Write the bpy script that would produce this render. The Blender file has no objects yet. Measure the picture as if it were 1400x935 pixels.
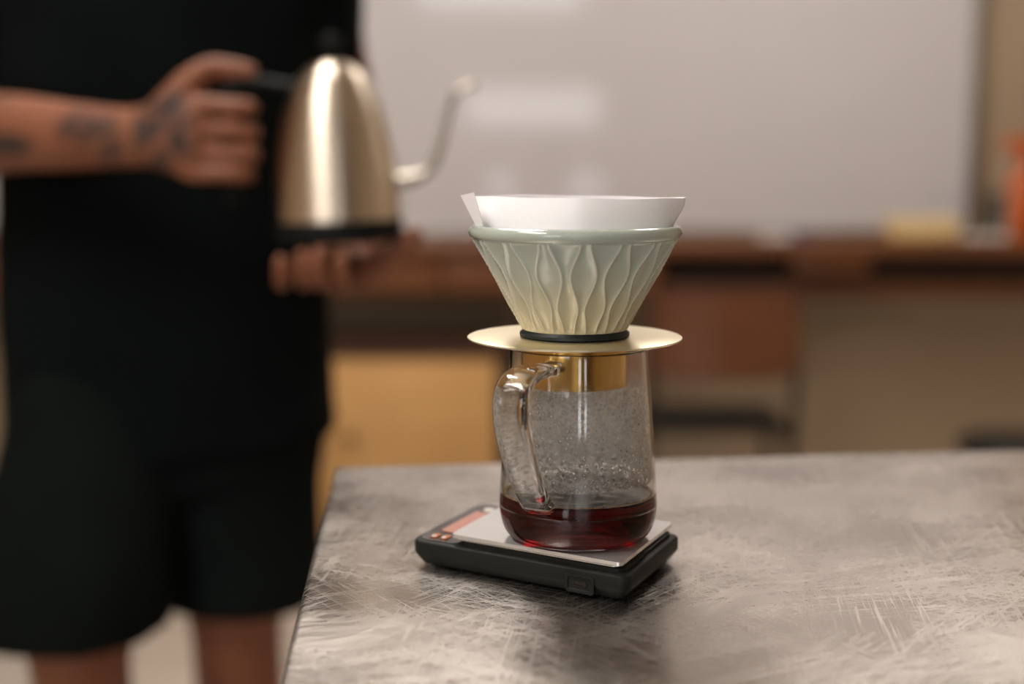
import bpy, bmesh, math, random
from mathutils import Vector, Matrix, noise as mnoise
random.seed(7)
S = bpy.context.scene
C = S.collection
PI = math.pi
# ------------------------------------------------------------------ camera, world, exposure
FPX, CX, CY, TH, ZC = 1944.0, 700.0, 467.5, math.radians(7.5), 1.127
cd = bpy.data.cameras.new('camera'); cam = bpy.data.objects.new('camera', cd); C.objects.link(cam)
cam.location = (0, 0, ZC); cam.rotation_euler = (PI/2 - TH, 0, 0)
cd.sensor_width = 36.0; cd.lens = 36.0*FPX/1400; cd.clip_start = 0.05
cd.dof.use_dof = True; cd.dof.focus_distance = 0.738; cd.dof.aperture_fstop = 2.7
S.camera = cam
W = bpy.data.worlds.new('world'); S.world = W; W.use_nodes = True
W.node_tree.nodes['Background'].inputs[0].default_value = (0.9, 0.95, 1, 1)
W.node_tree.nodes['Background'].inputs[1].default_value = 0.3
S.view_settings.view_transform = 'Standard'; S.view_settings.look = 'None'
S.view_settings.exposure = 0.22; S.view_settings.gamma = 1.0
S.view_settings.use_curve_mapping = False
S.cycles.use_denoising = True
S.cycles.max_bounces = 18; S.cycles.transmission_bounces = 16; S.cycles.glossy_bounces = 6
S.cycles.transparent_max_bounces = 16; S.cycles.diffuse_bounces = 5
S.cycles.sample_clamp_indirect = 6.0
CEIL_E, WIN_E = 18.0, 4.5

# ------------------------------------------------------------------ helpers
def P(px, py, Y):
    """world point seen at a photo pixel, at ground distance Y from the camera"""
    a = (px-CX)/FPX; b = -(py-CY)/FPX
    dy = math.cos(TH) + b*math.sin(TH); dz = -math.sin(TH) + b*math.cos(TH)
    t = Y/dy
    return Vector((a*t, Y, ZC + dz*t))
def onz(px, py, z):
    a = (px-CX)/FPX; b = -(py-CY)/FPX
    dy = math.cos(TH) + b*math.sin(TH); dz = -math.sin(TH) + b*math.cos(TH)
    t = (z-ZC)/dz
    return Vector((a*t, dy*t, z))
def lin(r, g, b):
    f = lambda c: c/12.92 if c <= .04045 else ((c+.055)/1.055)**2.4
    return (f(r/255), f(g/255), f(b/255), 1)

def mat(name, col, rough=.5, metal=0., spec=.5, noise=None, bump=None, trans=0., ior=1.45, coat=0., emit=None, estr=0., sss=0.):
    """noise=(scale, colour2, stretch)  bump=(scale, strength, distance, stretch)"""
    m = bpy.data.materials.new(name); m.use_nodes = True
    nt = m.node_tree; b = nt.nodes['Principled BSDF']
    I = b.inputs
    I['Base Color'].default_value = col; I['Roughness'].default_value = rough; I['Metallic'].default_value = metal
    I['IOR'].default_value = ior; I['Transmission Weight'].default_value = trans
    I['Specular IOR Level'].default_value = spec; I['Coat Weight'].default_value = coat; I['Coat Roughness'].default_value = .06
    if sss: I['Subsurface Weight'].default_value = sss; I['Subsurface Radius'].default_value = (.02, .008, .004); I['Subsurface Scale'].default_value = .3
    if emit: I['Emission Color'].default_value = emit; I['Emission Strength'].default_value = estr
    tc = nt.nodes.new('ShaderNodeTexCoord')
    def nz(scale, stretch, detail=4):
        mp = nt.nodes.new('ShaderNodeMapping'); mp.inputs['Scale'].default_value = stretch
        nt.links.new(tc.outputs['Object'], mp.inputs[0])
        n = nt.nodes.new('ShaderNodeTexNoise'); n.inputs['Scale'].default_value = scale; n.inputs['Detail'].default_value = detail
        nt.links.new(mp.outputs[0], n.inputs['Vector']); return n
    if noise:
        n = nz(noise[0], noise[2] if len(noise) > 2 else (1, 1, 1))
        r = nt.nodes.new('ShaderNodeValToRGB'); r.color_ramp.elements[0].position = .3; r.color_ramp.elements[1].position = .7
        r.color_ramp.elements[0].color = col; r.color_ramp.elements[1].color = noise[1]
        nt.links.new(n.outputs['Fac'], r.inputs[0]); nt.links.new(r.outputs[0], I['Base Color'])
    if bump:
        n = nz(bump[0], bump[3] if len(bump) > 3 else (1, 1, 1))
        bp = nt.nodes.new('ShaderNodeBump'); bp.inputs['Strength'].default_value = bump[1]; bp.inputs['Distance'].default_value = bump[2]
        nt.links.new(n.outputs['Fac'], bp.inputs['Height']); nt.links.new(bp.outputs[0], I['Normal'])
    return m

ORIG = {}
def link(name, me, m, parent=None, origin=None, smooth=True, sharp=40):
    """ONE mesh object; vertices come in world space and are moved to the thing's origin"""
    o = bpy.data.objects.new(name, me); C.objects.link(o)
    org = Vector(origin) if origin is not None else (ORIG[parent.name] if parent else Vector((0, 0, 0)))
    me.transform(Matrix.Translation(-org)); ORIG[o.name] = org
    if parent: o.parent = parent
    else: o.location = org
    if m: me.materials.append(m)
    if smooth:
        for p in me.polygons: p.use_smooth = True
        me.set_sharp_from_angle(angle=math.radians(sharp))
    return o
def bmo(name, bm, m, parent=None, origin=None, smooth=True, sharp=40):
    bmesh.ops.recalc_face_normals(bm, faces=bm.faces)
    me = bpy.data.meshes.new(name); bm.to_mesh(me); bm.free()
    return link(name, me, m, parent, origin, smooth, sharp)
def tag(o, label, cat, group=None):
    o['label'] = label; o['category'] = cat
    if group: o['group'] = group
    return o
def thing(name, label, cat, loc, group=None):
    o = bpy.data.objects.new(name, None); C.objects.link(o); o.location = loc; o.empty_display_size = .05
    ORIG[o.name] = Vector(loc); return tag(o, label, cat, group)
def struct(o): o['kind'] = 'structure'; return o
def stuff(o): o['kind'] = 'stuff'; return o

def add_box(bm, x0, x1, y0, y1, z0, z1, bev=0., seg=2, M=None):
    r = bmesh.ops.create_cube(bm, size=1)
    vs = r['verts']
    for v in vs: v.co = Vector((x0+(v.co.x+.5)*(x1-x0), y0+(v.co.y+.5)*(y1-y0), z0+(v.co.z+.5)*(z1-z0)))
    if bev:
        es = list({e for v in vs for e in v.link_edges})
        r2 = bmesh.ops.bevel(bm, geom=es, offset=bev, segments=seg, profile=.5, affect='EDGES')
        vs = list({v for f in r2['faces'] for v in f.verts} | {v for v in vs if v.is_valid})
    if M:
        for v in vs: v.co = M @ v.co
def box(*a, **k):
    bm = bmesh.new(); add_box(bm, *a, **k); return bm
def add_rings(bm, rings, closed=False, caps=True):
    V = [[bm.verts.new(p) for p in r] for r in rings]
    n = len(V[0]); R = len(V)
    for i in range(R if closed else R-1):
        A, B = V[i], V[(i+1) % R]
        for j in range(n): bm.faces.new((A[j], A[(j+1) % n], B[(j+1) % n], B[j]))
    if caps and not closed: bm.faces.new(V[0][::-1]); bm.faces.new(V[-1])
    return V
def add_lathe(bm, prof, c, seg=64, caps=True, closed=False):
    c = Vector(c)
    add_rings(bm, [[c+Vector((r*math.cos(2*PI*j/seg), r*math.sin(2*PI*j/seg), z)) for j in range(seg)] for r, z in prof], closed, caps)
def lathe(prof, c, seg=64, caps=True, closed=False):
    bm = bmesh.new(); add_lathe(bm, prof, c, seg, caps, closed); return bm
def spline(pts, n):
    """Catmull-Rom through tuples, n samples per span"""
    out = []; N = len(pts)
    for i in range(N-1):
        p0 = pts[max(i-1, 0)]; p1 = pts[i]; p2 = pts[i+1]; p3 = pts[min(i+2, N-1)]
        for k in range(n):
            t = k/n
            out.append(tuple(.5*((2*b)+(-a+c)*t+(2*a-5*b+4*c-d)*t*t+(-a+3*b-3*c+d)*t**3) for a, b, c, d in zip(p0, p1, p2, p3)))
    out.append(tuple(pts[-1])); return out
def add_sweep(bm, pts, up=(0, 0, 1), seg=14, n=6, power=1., dome=True):
    """pts: (x,y,z,ra,rb); ra is the half size along `up`, rb across it; round ends"""
    q = spline(pts, n) if n > 1 else pts
    L = [Vector(p[:3]) for p in q]; up = Vector(up); rings = []
    def ring(c, t, ra, rb):
        s = t.cross(up).normalized(); u = s.cross(t).normalized()
        out = []
        for j in range(seg):
            ca, sa = math.cos(2*PI*j/seg), math.sin(2*PI*j/seg)
            if power != 1: ca, sa = math.copysign(abs(ca)**power, ca), math.copysign(abs(sa)**power, sa)
            out.append(c + u*(ra*ca) + s*(rb*sa))
        return out
    T = [(L[min(i+1, len(L)-1)]-L[max(i-1, 0)]).normalized() for i in range(len(L))]
    if dome:
        for k in (.15, .5, .8): 
            r = math.sin(math.acos(1-k)); m_ = min(q[0][3], q[0][4]); rings.append(ring(L[0]-T[0]*m_*(1-k), T[0], q[0][3]*r, q[0][4]*r))
    for i, p in enumerate(q): rings.append(ring(L[i], T[i], p[3], p[4]))
    if dome:
        for k in (.8, .5, .15):
            r = math.sin(math.acos(1-k)); m_ = min(q[-1][3], q[-1][4]); rings.append(ring(L[-1]+T[-1]*m_*(1-k), T[-1], q[-1][3]*r, q[-1][4]*r))
    add_rings(bm, rings)
def tube(pts, r, **k):
    bm = bmesh.new(); add_sweep(bm, [(*p, r, r) for p in pts], **k); return bm
def add_ball(bm, c, r, M=None, sub=3):
    rr = r if hasattr(r, '__len__') else (r, r, r)
    res = bmesh.ops.create_icosphere(bm, subdivisions=sub, radius=1)
    for v in res['verts']:
        v.co = Vector((v.co.x*rr[0], v.co.y*rr[1], v.co.z*rr[2]))
        if M: v.co = M @ v.co
        v.co += Vector(c)
def remesh(bm, voxel, smooth=4):
    """one continuous surface out of overlapping closed shapes"""
    me = bpy.data.meshes.new('tmp'); bmesh.ops.recalc_face_normals(bm, faces=bm.faces); bm.to_mesh(me); bm.free()
    o = bpy.data.objects.new('tmp', me); C.objects.link(o)
    md = o.modifiers.new('r', 'REMESH'); md.mode = 'VOXEL'; md.voxel_size = voxel
    if smooth: ms = o.modifiers.new('s', 'SMOOTH'); ms.iterations = smooth; ms.factor = .5
    dg = bpy.context.evaluated_depsgraph_get(); dg.update()
    out = bpy.data.meshes.new_from_object(o.evaluated_get(dg))
    bpy.data.objects.remove(o); bpy.data.meshes.remove(me)
    return out

# ------------------------------------------------------------------ materials
M = {}
M['wall'] = mat('wall_paint', lin(156, 134, 108), .75, noise=(1.3, lin(163, 141, 115)), bump=(120, .08, .002))
M['dwall'] = mat('brown_wall_paint', lin(96, 80, 64), .75, noise=(1.3, lin(104, 87, 70)), bump=(120, .08, .002))  # tone darkened to cut the fill bouncing off the unseen front wall
M['lwall'] = mat('light_wall_paint', lin(206, 188, 164), .75, noise=(1.3, lin(212, 195, 172)), bump=(120, .08, .002))  # lightened so the unseen right wall bounces fill onto the kettle
M['ceil'] = mat('ceiling_paint', lin(215, 208, 198), .8, bump=(90, .1, .002))
M['floor'] = mat('floor_lino', lin(172, 160, 148), .45, noise=(6, lin(182, 170, 158)), bump=(60, .05, .001))
M['board'] = mat('whiteboard_enamel', lin(199, 193, 192), .05, noise=(1.5, lin(194, 188, 186)))
M['alu'] = mat('aluminium', lin(170, 165, 158), .35, 1., bump=(300, .04, .001))
M['wood'] = mat('brown_wood', lin(128, 78, 42), .4, noise=(7, lin(92, 52, 26), (.6, 6, 14)), bump=(30, .1, .002, (.6, 6, 14)))
M['dwood'] = mat('dark_wood', lin(70, 42, 24), .5, noise=(7, lin(48, 28, 16), (.6, 6, 14)))
M['ply'] = mat('plywood_varnish', lin(110, 65, 37), .35, noise=(8, lin(86, 48, 27), (1, 5, 12)), coat=.3)
M['tan'] = mat('tan_board', lin(196, 150, 92), .6, noise=(5, lin(186, 140, 84)))
M['dmetal'] = mat('dark_metal', lin(52, 48, 42), .4, .8, bump=(200, .05, .001))
M['black'] = mat('black_plastic', lin(11, 13, 13), .6, spec=.22, bump=(400, .05, .0005))
M['vinyl'] = mat('dark_vinyl', lin(32, 30, 26), .5, bump=(80, .1, .001))
M['shirt'] = mat('black_cotton', lin(11, 16, 16), .9, spec=.08, noise=(9, lin(8, 12, 12)), bump=(500, .25, .001))
M['shorts'] = mat('black_shorts_cloth', lin(17, 22, 21), .88, spec=.08, noise=(8, lin(12, 16, 15)), bump=(400, .25, .001))
M['hair'] = mat('dark_hair', lin(24, 18, 14), .5, bump=(250, .6, .003, (1, 1, .15)))
M['eye'] = mat('eye_white', lin(225, 220, 212), .2, noise=(40, lin(215, 208, 200)))
M['sole'] = mat('shoe_white', lin(200, 196, 188), .6, bump=(200, .1, .001))
M['rim'] = mat('rubber_ring', lin(16, 26, 26), .45, bump=(300, .06, .0004))
M['brass'] = mat('brass_polished', lin(232, 190, 110), .2, 1., noise=(30, lin(222, 178, 98)), bump=(160, .05, .0004, (1, 1, .1)))
M['brass_top'] = mat('brass_satin', lin(238, 226, 196), .36, 1., noise=(18, lin(232, 218, 186)), bump=(300, .08, .0004, (1, .1, 1)))
M['paper'] = mat('filter_paper', lin(250, 247, 248), .9, spec=.1, bump=(900, .35, .0004, (1, 1, .35)), sss=.0)
M['scale'] = mat('scale_body_black', lin(31, 32, 28), .5, spec=.18, noise=(60, lin(27, 28, 25)), bump=(900, .1, .0002))
M['gloss'] = mat('scale_black_glass', lin(20, 18, 18), .12, noise=(40, lin(26, 22, 22)), coat=.5)
M['plate'] = mat('plate_steel', lin(240, 239, 236), .13, .7, bump=(260, .05, .0003, (.08, 1, 1)))
M['orange'] = mat('orange_plastic', lin(188, 92, 36), .35, noise=(14, lin(176, 82, 30)))
M['label'] = mat('pale_pink_label', lin(212, 178, 164), .5, noise=(30, lin(222, 192, 178)))
M['green'] = mat('dark_green_plastic', lin(40, 52, 48), .4, noise=(20, lin(52, 60, 54)))
M['blue'] = mat('blue_plastic', lin(62, 66, 110), .35, noise=(40, lin(70, 74, 118)))
M['white'] = mat('white_plastic', lin(214, 208, 200), .4, noise=(40, lin(206, 200, 192)))
M['sponge'] = mat('yellow_sponge', lin(222, 194, 144), .9, spec=.1, noise=(60, lin(208, 178, 124)), bump=(150, .8, .004))
M['rippled'] = None

def glass_mat(name, ior, tint=(1, 1, 1, 1), bump=None):
    return mat(name, tint, 0.0, trans=1., ior=ior, bump=bump)
M['glass'] = glass_mat('clear_glass', 1.47, (.985, .985, .975, 1), (18, .06, .003))
M['handle_glass'] = glass_mat('thick_glass', 1.47, (.99, .985, .975, 1), (30, .12, .002, (1, 1, 2.5)))
M['water'] = glass_mat('water_drops', 1.33, (1, 1, 1, 1), (200, .05, .0005))
M['bubble'] = mat('golden_bubbles', lin(214, 178, 104), .15, trans=.5, ior=1.2, noise=(200, lin(180, 130, 60)))
M['drip'] = mat('coffee_drip', lin(200, 120, 40), .05, trans=.9, ior=1.33, bump=(150, .1, .001))

def coffee():
    m = glass_mat('black_coffee', 1.33); nt = m.node_tree; b = nt.nodes['Principled BSDF']
    va = nt.nodes.new('ShaderNodeVolumeAbsorption'); va.inputs['Color'].default_value = (.951, .46, .18, 1); va.inputs['Density'].default_value = 820
    nt.links.new(va.outputs[0], nt.nodes['Material Output'].inputs['Volume'])
    return m
M['coffee'] = coffee()
def coffee_wall():          # boundary of glass and coffee: relative index, same liquid inside
    m = M['coffee'].copy(); m.name = 'coffee_against_glass'; nt = m.node_tree
    g = nt.nodes.new('ShaderNodeBsdfGlass'); g.inputs['Roughness'].default_value = 0; g.inputs['IOR'].default_value = 1.33/1.47
    nt.links.new(g.outputs[0], nt.nodes['Material Output'].inputs['Surface']); return m
M['coffee_wall'] = coffee_wall()

def fog():
    m = bpy.data.materials.new('condensation_film'); m.use_nodes = True; nt = m.node_tree
    nt.nodes.remove(nt.nodes['Principled BSDF'])
    tr = nt.nodes.new('ShaderNodeBsdfTransparent'); tl = nt.nodes.new('ShaderNodeBsdfTranslucent'); df = nt.nodes.new('ShaderNodeBsdfDiffuse')
    add = nt.nodes.new('ShaderNodeMixShader'); add.inputs[0].default_value = .5
    tl.inputs[0].default_value = (.9, .88, .85, 1); df.inputs[0].default_value = (.9, .88, .85, 1)
    mx = nt.nodes.new('ShaderNodeMixShader'); tc = nt.nodes.new('ShaderNodeTexCoord')
    n = nt.nodes.new('ShaderNodeTexVoronoi'); n.inputs['Scale'].default_value = 430
    r = nt.nodes.new('ShaderNodeValToRGB'); r.color_ramp.elements[0].position = .15; r.color_ramp.elements[1].position = .75
    r.color_ramp.elements[0].color = (.2, .2, .2, 1); r.color_ramp.elements[1].color = (.85, .85, .85, 1)
    nt.links.new(tc.outputs['Object'], n.inputs['Vector']); nt.links.new(n.outputs['Distance'], r.inputs[0])
    nt.links.new(tl.outputs[0], add.inputs[1]); nt.links.new(df.outputs[0], add.inputs[2])
    sx = nt.nodes.new('ShaderNodeSeparateXYZ'); nt.links.new(tc.outputs['Object'], sx.inputs[0])
    fade = nt.nodes.new('ShaderNodeMapRange'); fade.inputs['From Min'].default_value = .030; fade.inputs['From Max'].default_value = .039
    nt.links.new(sx.outputs['Z'], fade.inputs[0])
    fade2 = nt.nodes.new('ShaderNodeMapRange'); fade2.inputs['From Min'].default_value = .087; fade2.inputs['From Max'].default_value = .076
    nt.links.new(sx.outputs['Z'], fade2.inputs[0])
    m1 = nt.nodes.new('ShaderNodeMath'); m1.operation = 'MULTIPLY'; m2 = nt.nodes.new('ShaderNodeMath'); m2.operation = 'MULTIPLY'
    nt.links.new(r.outputs[0], m1.inputs[0]); nt.links.new(fade.outputs[0], m1.inputs[1]); nt.links.new(m1.outputs[0], m2.inputs[0]); nt.links.new(fade2.outputs[0], m2.inputs[1])
    nt.links.new(m2.outputs[0], mx.inputs[0]); nt.links.new(tr.outputs[0], mx.inputs[1]); nt.links.new(add.outputs[0], mx.inputs[2])
    nt.links.new(mx.outputs[0], nt.nodes['Material Output'].inputs['Surface'])
    return m
M['fog'] = fog()

def ceramic():
    m = mat('celadon_glaze', lin(178, 187, 176), .12, coat=.6, noise=(14, lin(170, 180, 168)), sss=.12)
    nt = m.node_tree; b = nt.nodes['Principled BSDF']; src = b.inputs['Base Color'].links[0].from_socket
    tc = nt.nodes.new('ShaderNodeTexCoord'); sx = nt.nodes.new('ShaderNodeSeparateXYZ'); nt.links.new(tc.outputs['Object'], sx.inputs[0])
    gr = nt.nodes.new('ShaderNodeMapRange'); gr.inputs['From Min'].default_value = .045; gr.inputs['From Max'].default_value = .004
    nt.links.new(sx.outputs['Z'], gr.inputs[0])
    m0 = nt.nodes.new('ShaderNodeMixRGB'); m0.inputs[2].default_value = lin(206, 194, 158)      # warm reflection of the brass plate painted in near the foot
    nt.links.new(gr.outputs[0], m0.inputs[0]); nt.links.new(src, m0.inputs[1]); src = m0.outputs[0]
    at = nt.nodes.new('ShaderNodeAttribute'); at.attribute_name = 'glaze'          # the glaze is thin and pale on the ridges
    mx = nt.nodes.new('ShaderNodeMixRGB'); mx.inputs[2].default_value = lin(236, 234, 222)
    nt.links.new(at.outputs['Fac'], mx.inputs[0]); nt.links.new(src, mx.inputs[1]); nt.links.new(mx.outputs[0], b.inputs['Base Color'])
    return m
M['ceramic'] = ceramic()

def brushed(name, col, rough, aniso):
    m = mat(name, col, rough, 1.); nt = m.node_tree; b = nt.nodes['Principled BSDF']
    b.inputs['Anisotropic'].default_value = aniso; b.inputs['Anisotropic Rotation'].default_value = .25
    tg = nt.nodes.new('ShaderNodeTangent'); tg.direction_type = 'RADIAL'; tg.axis = 'Z'
    nt.links.new(tg.outputs[0], b.inputs['Tangent'])
    tc = nt.nodes.new('ShaderNodeTexCoord'); mp = nt.nodes.new('ShaderNodeMapping'); mp.inputs['Scale'].default_value = (4, 4, 260)
    n = nt.nodes.new('ShaderNodeTexNoise'); n.inputs['Scale'].default_value = 4
    r = nt.nodes.new('ShaderNodeMapRange'); r.inputs['To Min'].default_value = rough-.04; r.inputs['To Max'].default_value = rough+.05
    nt.links.new(tc.outputs['Object'], mp.inputs[0]); nt.links.new(mp.outputs[0], n.inputs['Vector'])
    nt.links.new(n.outputs['Fac'], r.inputs[0]); nt.links.new(r.outputs[0], b.inputs['Roughness'])
    return m
M['kettle'] = brushed('brushed_steel', lin(218, 203, 183), .36, .85)
M['spout'] = mat('spout_steel', lin(165, 155, 142), .2, 1., bump=(150, .05, .0005))

def table_steel():
    m = mat('scratched_steel', lin(192, 184, 176), .3, 1.); nt = m.node_tree; b = nt.nodes['Principled BSDF']; L = nt.links.new
    tc = nt.nodes.new('ShaderNodeTexCoord')
    def noise(scale, st, rot=0., detail=3, lo=.4, hi=.6):
        mp = nt.nodes.new('ShaderNodeMapping'); mp.vector_type = 'TEXTURE'
        mp.inputs['Scale'].default_value = [1/v for v in st]; mp.inputs['Rotation'].default_value = (0, 0, rot)
        L(tc.outputs['Object'], mp.inputs[0])
        n = nt.nodes.new('ShaderNodeTexNoise'); n.inputs['Scale'].default_value = scale; n.inputs['Detail'].default_value = detail
        L(mp.outputs[0], n.inputs['Vector'])
        r = nt.nodes.new('ShaderNodeMapRange'); r.inputs['From Min'].default_value = lo; r.inputs['From Max'].default_value = hi
        L(n.outputs['Fac'], r.inputs[0]); return r.outputs[0]
    def math_(op, a, c):
        k = nt.nodes.new('ShaderNodeMath'); k.operation = op
        for i, v in enumerate((a, c)):
            if isinstance(v, (int, float)): k.inputs[i].default_value = v
            else: L(v, k.inputs[i])
        return k.outputs[0]
    scr = None
    for rot, sc, st in ((.2, 5, (1.2, 70, 1)), (.9, 5, (1.5, 80, 1)), (-.5, 6, (1.3, 75, 1)), (1.45, 4, (1.6, 90, 1)), (-1.0, 5, (1.4, 85, 1)), (.5, 4, (1.2, 100, 1))):
        n_ = math_('ABSOLUTE', math_('SUBTRACT', noise(sc, st, rot, 1, 0, 1), .5), 0)
        k_ = nt.nodes.new('ShaderNodeMapRange'); k_.inputs['From Min'].default_value = .022; k_.inputs['From Max'].default_value = .004; L(n_, k_.inputs[0])
        gate = noise(9, (1, 1, 1), rot+3, 2, .46, .6)
        v_ = math_('MULTIPLY', k_.outputs[0], gate)
        scr = v_ if scr is None else math_('MAXIMUM', scr, v_)
    patches = noise(7, (1, 1.6, 1), .2, 5, .2, .8)
    fine = noise(160, (1, 2, 1), .5, 3, .3, .7)
    rough = math_('ADD', .165, math_('MULTIPLY', patches, .16))
    rough = math_('ADD', rough, math_('MULTIPLY', scr, .2))
    rough = math_('ADD', rough, math_('MULTIPLY', fine, .05))
    L(rough, b.inputs['Roughness'])
    h = math_('ADD', math_('MULTIPLY', fine, .05), math_('ADD', math_('MULTIPLY', scr, .12), math_('MULTIPLY', noise(3.5, (1, 1, 1), 0, 2, 0, 1), 5.0)))
    bp = nt.nodes.new('ShaderNodeBump'); bp.inputs['Strength'].default_value = .5; bp.inputs['Distance'].default_value = .0006
    L(h, bp.inputs['Height']); L(bp.outputs[0], b.inputs['Normal'])
    return m
M['table'] = table_steel()

def emissive(name, col, s): return mat(name, (0.02, .02, .02, 1), .5, emit=col, estr=s, noise=(3, (.03, .03, .03, 1)))
M['ceil_lamp'] = emissive('lamp_diffuser', (1, .945, .89, 1), CEIL_E)
M['daylight'] = emissive('bright_window_glass', (.95, .97, 1, 1), WIN_E)

# ------------------------------------------------------------------ room
X0, X1, YF, YB, ZT = -2.9, 2.6, -3.0, 4.0, 2.75
struct(bmo('floor', box(X0, X1, YF, YB, -.1, 0), M['floor']))
struct(bmo('ceiling', box(X0, X1, YF, YB, ZT, ZT+.1), M['ceil']))
struct(bmo('wall_back', box(X0-.1, X1+.1, YB, YB+.1, 0, ZT), M['wall']))
struct(bmo('wall_left', box(X0-.1, X0, YF, YB, 0, ZT), M['wall']))
struct(bmo('wall_right', box(X1, X1+.1, YF, YB, 0, ZT), M['lwall']))
struct(bmo('wall_front', box(X0-.1, X1+.1, YF-.1, YF, 0, ZT), M['dwall']))
struct(bmo('baseboard_back', box(X0, X1, YB-.015, YB, 0, .09, bev=.004), M['dwood']))
def window(n, x0, x1, z0, z1, bars=0):
    f = bmesh.new(); y0, y1 = YF, YF+.04
    for a in ((x0-.05, x1+.05, z1, z1+.05), (x0-.05, x1+.05, z0-.05, z0), (x0-.05, x0, z0, z1), (x1, x1+.05, z0, z1)):
        add_box(f, a[0], a[1], y0, y1, a[2], a[3])
    for k in range(bars):
        xc = x0+(x1-x0)*(k+1)/(bars+1); add_box(f, xc-.015, xc+.015, y0, y1, z0, z1)
    w = struct(bmo('window_%d' % n, f, M['alu'], None, ((x0+x1)/2, YF, z0)))
    bmo('pane', box(x0, x1, YF+.002, YF+.012, z0, z1), M['daylight'], w)
window(1, -.36, .66, 1.34, 1.63)
window(2, -.70, .52, 2.21, 2.5)
window(4, -.17, .11, .80, .98)  # added lit pane, gives the whiteboard a low reflection
window(5, .45, .68, .80, .98)  # second added lit pane for the low whiteboard reflection
window(3, -2.6, -1.15, 1.0, 2.4, 1)

def ceiling_light(x, y, sx, sy, label):
    t = thing('ceiling_light', label, 'ceiling light', (x, y, ZT-.06), 'ceiling lights')
    f = bmesh.new()
    for a in ((x-sx, x+sx, y-sy, y-sy+.03), (x-sx, x+sx, y+sy-.03, y+sy), (x-sx, x-sx+.03, y-sy+.03, y+sy-.03), (x+sx-.03, x+sx, y-sy+.03, y+sy-.03)):
        add_box(f, *a, ZT-.06, ZT)
    bmo('frame', f, M['white'], t)
    bmo('diffuser', box(x-sx+.03, x+sx-.03, y-sy+.03, y+sy-.03, ZT-.05, ZT-.03), M['ceil_lamp'], t)
ceiling_light(-1.1, .2, .3, .65, 'flat ceiling light panel over the left front of the room')
ceiling_light(.85, 2.85, .22, .42, 'added fill light panel near the whiteboard, to the right of the table')  # unseen panel added to brighten the table and whiteboard
ceiling_light(-.5, 2.2, .3, .6, 'flat ceiling light panel near the whiteboard, behind and above the person')

# ------------------------------------------------------------------ whiteboard and things along the back wall
bx1 = P(1342, 100, 3.97).x; bz0 = P(700, 322, 3.97).z
t = thing('whiteboard', 'large glossy whiteboard with grey metal frame on the back wall', 'whiteboard', (0, 3.99, bz0))
bmo('board_surface', box(-1.9, bx1-.03, 3.965, 3.985, bz0+.02, 2.35), M['board'], t)
bm = bmesh.new()
for a in ((-1.93, bx1, bz0, bz0+.02), (-1.93, bx1, 2.35, 2.38), (-1.93, -1.9, bz0+.02, 2.35), (bx1-.03, bx1, bz0+.02, 2.35)):
    add_box(bm, a[0], a[1], 3.955, 3.995, a[2], a[3], bev=.003)
bmo('frame', bm, M['alu'], t)

# long wooden counter under the board
zt = P(700, 331, 3.72).z
yF = 3.70
t = thing('wooden_counter', 'long brown wooden counter running along the wall below the whiteboard', 'counter', (0, 3.85, 0))
bmo('countertop', box(-2.0, 1.95, yF-.02, 3.952, zt-.03, zt, bev=.004), M['wood'], t)
xs = P(905, 380, yF).x
zb = P(600, 402, yF).z
n_d = 4; w_d = (xs+1.9)/n_d
for k in range(n_d):
    x0 = -1.9+k*w_d
    d = bmo('drawer_front', box(x0+.004, x0+w_d-.004, yF, yF+.02, zb, zt-.034, bev=.003), M['wood'], t)
    bmo('drawer_pull', box(x0+w_d/2-.05, x0+w_d/2+.05, yF-.012, yF, zb+.045, zb+.057, bev=.003), M['dmetal'], d)
bmo('back_panel', box(-1.95, 1.9, 3.93, 3.95, zb, zt-.03), M['dwood'], t)  # dark tone stands in for the shadow in the open recess
bmo('rail', box(xs, 1.9, yF+.06, yF+.085, P(1200, 409, yF).z, P(1200, 392, yF).z, bev=.003), M['wood'], t)
bmo('small_drawer', box(P(1085, 350, yF).x, P(1192, 350, yF).x, yF, yF+.16, P(1100, 374, yF).z, zt-.032, bev=.004), M['wood'], t)
for x in (-1.9, .06, 1.85): bmo('leg', box(x-.03, x+.03, yF+.1, yF+.16, 0, zb+.03, bev=.004), M['dwood'], t)

zc_ = zt
# sponge
x0, x1 = P(1214, 330, 3.80).x, P(1310, 330, 3.80).x
bm = bmesh.new(); add_box(bm, x0, x1, 3.77, 3.85, zc_, zc_+.058, bev=.012, seg=3)
bmesh.ops.subdivide_edges(bm, edges=bm.edges, cuts=3, use_grid_fill=True)
for v in bm.verts:
    if v.co.z > zc_+.01: v.co += mnoise.noise_vector(v.co*25)*.006
tag(bmo('sponge', bm, M['sponge'], None, ((x0+x1)/2, 3.81, zc_)), 'pale yellow sponge lying on the wooden counter right of the chair', 'sponge')
# markers
for i, (px, mt, lb) in enumerate(((1068, 'blue', 'blue whiteboard marker lying on the counter above the chair'), (1345, 'white', 'white marker lying on the counter beside the dark green canister'))):
    c = P(px, 330, 3.78); t = thing('whiteboard_marker', lb, 'marker', (c.x, 3.78, zc_), 'whiteboard markers')
    z = zc_+.009
    bmo('barrel', tube([(c.x-.06, 3.78, z), (c.x+.025, 3.785, z)], .009, n=1, dome=False), M['white'], t)
    bmo('cap', tube([(c.x+.025, 3.785, z), (c.x+.065, 3.787, z)], .009, n=1), M[mt], t)
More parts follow.
